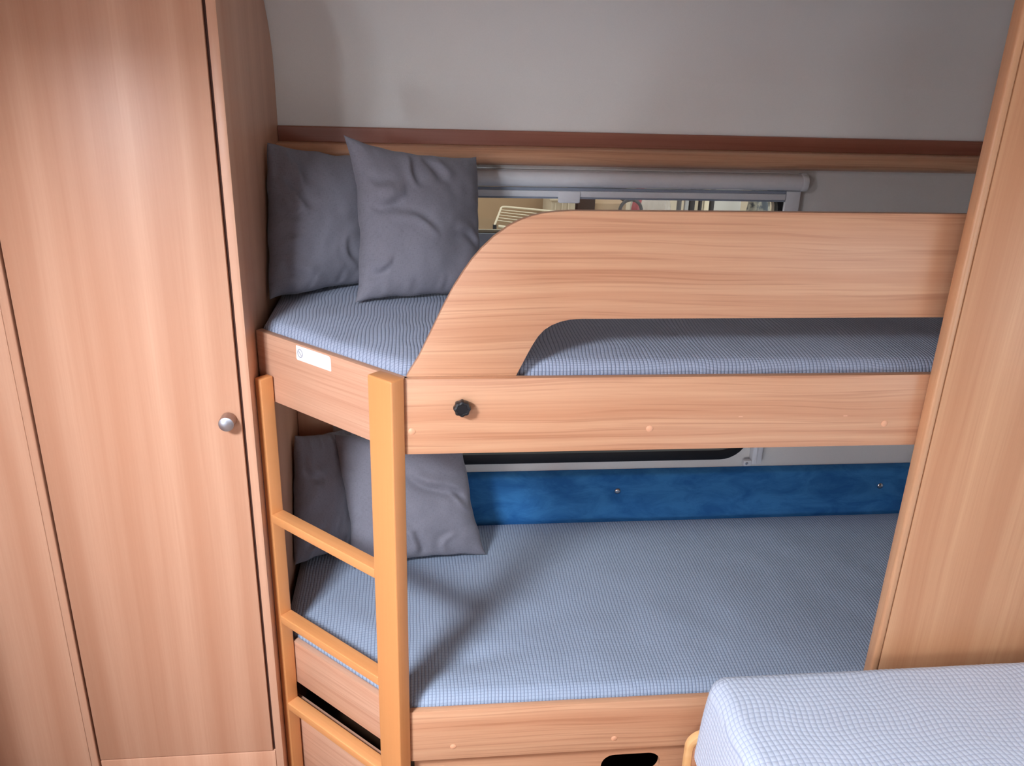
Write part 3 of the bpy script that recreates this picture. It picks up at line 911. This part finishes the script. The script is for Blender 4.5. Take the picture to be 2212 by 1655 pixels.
pillow('scatter_cushion', [(-0.334, 0.560, 1.552), (-0.085, 0.745, 1.510), (-0.095, 0.590, 1.228), (-0.333, 0.440, 1.226)], 0.15,
       'grey linen cushion standing in the corner on the upper bunk, behind the other', 0.50,
       [(-1.0, 0.9, -0.72, 0.3, 0.07, -0.010), (-0.95, 0.55, -0.6, 0.0, 0.06, 0.006), (-0.9, -0.5, -0.55, -0.9, 0.06, -0.006), (0.0, -0.3, 0.3, -0.85, 0.05, 0.004), (-0.8, 1.0, -0.7, 0.4, 0.06, 0.007), (-1.0, 0.2, -0.68, -0.05, 0.05, -0.007), (-1.0, -0.15, -0.7, -0.32, 0.05, 0.005), (-0.98, 0.75, -0.8, 0.1, 0.05, -0.008)], 1.7, edge_in=(0.03, 0.04, 0.07, 0.05))
pillow('scatter_cushion', [(-0.163, 0.520, 1.576), (0.136, 0.640, 1.522), (0.140, 0.470, 1.235), (-0.142, 0.397, 1.232)], 0.155,
       'grey linen cushion with a raised pointed corner, in front on the upper bunk', 0.5,
       [(-0.95, 0.18, -0.35, 0.10, 0.07, -0.012), (-0.55, 0.02, 0.15, -0.22, 0.05, 0.007), (-0.25, 0.95, -0.15, 0.35, 0.05, 0.006), (0.1, 0.95, 0.2, 0.45, 0.07, -0.008), (-0.98, -0.62, -0.6, -0.72, 0.06, -0.009), (0.4, -0.2, 0.98, -0.35, 0.05, -0.005), (-0.95, 0.42, -0.5, 0.3, 0.06, 0.006)], 4.2, edge_in=(0.17, 0.04, 0.13, 0.04))
pillow('scatter_cushion', [(-0.332, 0.640, 0.800), (-0.185, 0.750, 0.780), (-0.175, 0.600, 0.480), (-0.336, 0.520, 0.480)], 0.12,
       'grey linen cushion in the dark rear corner of the lower bunk', 0.5,
       [(-0.9, 0.5, -0.4, 0.2, 0.07, -0.008), (-0.8, -0.8, -0.2, -0.6, 0.06, 0.006)], 7.1, edge_in=(0.03, 0.04, 0.06, 0.05))
pillow('scatter_cushion', [(-0.232, 0.665, 0.790), (0.108, 0.640, 0.790), (0.170, 0.540, 0.482), (-0.185, 0.500, 0.478)], 0.16,
       'grey linen cushion leaning against the blue back board of the lower bunk', 0.5,
       [(0.05, 0.35, 0.95, -0.10, 0.07, -0.011), (0.45, 0.15, 1.0, -0.2, 0.04, 0.006), (0.0, -0.98, 0.12, -0.5, 0.05, -0.010), (0.35, -0.95, 0.6, -0.55, 0.05, 0.005), (-0.5, -0.3, 0.1, -0.6, 0.09, 0.006)], 9.6, edge_in=(0.05, 0.06, 0.03, 0.06))

# ------------------------------------------------------------------ what stands outside the window
ZG = -0.35
struct(box('garage_floor', -2.5, 4.5, YW + 0.05, 4.0, ZG - 0.05, ZG, 'concrete', bev=0))
struct(box('garage_wall', -2.5, 4.5, 3.6, 3.7, ZG, 2.6, 'garage_wall', bev=0))
o = box('cardboard_sheet', -0.75, 0.62, 2.25, 2.262, ZG, 1.75, 'cardboard', None, 0.002)
tag(o, 'large brown cardboard sheet standing outside the upper window', 'cardboard')

rk = thing('drying_rack', 'cream wire clothes drying rack in front of the cardboard sheet', 'clothes rack', (0.45, 1.9, ZG))
TL, TRr, BLr, BRr = Vector((0.325, 1.92, 1.195)), Vector((0.70, 1.92, 1.165)), Vector((0.292, 1.86, 1.130)), Vector((0.68, 1.86, 1.080))
rnd = [TL.lerp(BLr, 0.06), TL.lerp(BLr, 0.02) + (TRr - TL) * 0.012, TL + (TRr - TL) * 0.04]
tube('frame_tube', [BLr] + rnd + [TRr], 0.0042, 'cream', rk, 8)
tube('frame_tube', [BLr + (BRr - BLr) * 0.04, BRr], 0.0055, 'cream', rk, 8)
tube('frame_tube', [TRr, BRr], 0.0042, 'cream', rk, 8)
for f in (0.17, 0.30, 0.44, 0.58, 0.72):
    tube('wire', [TL.lerp(BLr, f), TRr.lerp(BRr, f)], 0.0019, 'cream', rk, 6)
box('hinge', BLr.x - 0.006, BLr.x + 0.008, BLr.y - 0.01, BLr.y + 0.01, BLr.z - 0.022, BLr.z + 0.004, 'black_plastic', rk, 0.001)
for x, y in ((0.15, 1.72), (0.15, 1.93), (0.75, 1.72), (0.75, 1.93)):
    tube('leg', [(BLr.x if x < 0.4 else BRr.x, BLr.y, BLr.z - 0.01 if x < 0.4 else BRr.z - 0.01), (x, y, ZG + 0.004)], 0.0055, 'cream', rk, 8)

pb = thing('storage_crate', 'milky plastic crate with ribbed side outside the window', 'crate', (0.60, 2.1, ZG))
cpos = lambda n_, *a: box(n_, *a, 'milky', pb, 0.003)
cpos('body', 0.530, 0.630, 1.97, 2.20, 0.85, 1.212)
for x in (0.545, 0.572, 0.598):
    cpos('rib', x, x + 0.006, 1.962, 1.9695, 0.86, 1.205)
cpos('rim', 0.524, 0.637, 1.960, 2.206, 1.2125, 1.222)
box('pedestal', 0.54, 0.62, 1.99, 2.18, ZG, 0.8495, 'cardboard_dark', pb)

cb2 = thing('carton', 'open brown carton with a paper label outside the window', 'box', (0.74, 2.08, ZG))
box('body', 0.715, 0.848, 2.00, 2.20, ZG, 1.200, 'cardboard', cb2, 0.002)
box('flap', 0.642, 0.7145, 1.985, 2.00, 1.12, 1.290, 'cardboard_dark', cb2, 0.002)
bm = bmesh.new()
add_box(bm, -0.026, 0.026, -0.001, 0.001, -0.012, 0.012)
o = from_bm('paper_label', bm, 'paper', cb2)
o.matrix_world = Matrix.Identity(4)
for v in o.data.vertices:
    v.co = Matrix.Translation((0.688, 1.982, 1.212)) @ Matrix.Rotation(math.radians(18), 4, 'Y') @ v.co
o = box('dark_bin_lid', 0.640, 0.900, 2.22, 2.245, ZG, 1.33, 'cardboard_dark', None, 0.01)
tag(o, 'dark brown board leaning behind the open carton outside', 'board')

o = tube('red_hose', [(0.885, 2.02, ZG + 0.03), (0.872, 2.02, 0.6), (0.880, 2.02, 1.10), (0.898, 2.02, 1.20), (0.915, 2.02, 1.30), (0.93, 2.02, 1.36)], 0.018, 'red_plastic', None, 14)
tag(o, 'thick red plastic pipe standing outside the window', 'pipe')
o = tube('chrome_hoop', [(0.862 + 0.045 * math.cos(a * math.pi / 16), 1.975, 1.175 + 0.045 * math.sin(a * math.pi / 16)) for a in range(32)], 0.007, 'black_paint', None, 8, True)
tag(o, 'dark round hoop hanging next to the red pipe', 'hoop')
# crumpled polythene bag
bm = bmesh.new()
bmesh.ops.create_icosphere(bm, subdivisions=4, radius=1.0)
for v in bm.verts:
    d = v.co.normalized()
    k = 1 + 0.22 * noise.noise(d * 2.1) + 0.12 * noise.noise(d * 5.3 + Vector((3, 1, 2)))
    v.co = Vector((1.01 + 0.085 * d.x * k, 2.20 + 0.08 * d.y * k, 1.10 + 0.20 * d.z * k))
tag(from_bm('plastic_bag', bm, 'polythene', None, True), 'crumpled clear plastic bag outside the window', 'bag')
o = box('bag_shelf', 0.93, 1.12, 2.10, 2.36, ZG, 0.850, 'garage_wall', None, 0.004)
tag(o, 'pale plinth under the clear plastic bag outside', 'plinth')
for i, (x, w, mt, lab) in enumerate(((1.053, 0.016, 'black_paint', 'black upright pole nearest the clear plastic bag outside'), (1.083, 0.016, 'grey_paint', 'grey upright pole between the black poles outside'),
                                    (1.106, 0.022, 'black_paint', 'wide black upright pole beside the grey pole outside'), (1.141, 0.012, 'black_paint', 'thin black upright pole in the row outside'),
                                    (1.166, 0.020, 'cream', 'cream upright pole in the row outside'), (1.190, 0.017, 'black_paint', 'black upright pole next to the white board outside'))):
    o = box('upright_pole', x - w / 2, x + w / 2, 1.93, 1.95, ZG, 1.42, mt, None, 0.003)
    tag(o, lab, 'pole', 'upright poles outside the window')
o = box('white_board', 1.230, 1.385, 2.12, 2.14, ZG, 1.45, 'white_board', None, 0.002)
tag(o, 'plain white board standing outside the window', 'board')
bm = bmesh.new()
bmesh.ops.create_icosphere(bm, subdivisions=4, radius=1.0)
for v in bm.verts:
    d = v.co.normalized()
    k = 1 + 0.18 * noise.noise(d * 2.6 + Vector((5, 2, 1)))
    v.co = Vector((1.415 + 0.085 * d.x * k, 2.00 + 0.07 * d.y * k, ZG + 0.80 + 0.86 * d.z * k))
m = NT('mottled_tarpaulin')
co = m.n('ShaderNodeTexCoord').outputs['Object']
m.colour(m.ramp(m.noise(co, 16.0, 4, 0.6), [(0.40, lin(40, 46, 52)), (0.52, lin(150, 146, 132)), (0.62, lin(70, 78, 86))]))
m.set(Roughness=0.6)
o = from_bm('tarpaulin_bundle', bm, m.m, None, True)
tag(o, 'mottled dark wrapped bundle at the right end of the window view', 'bundle')
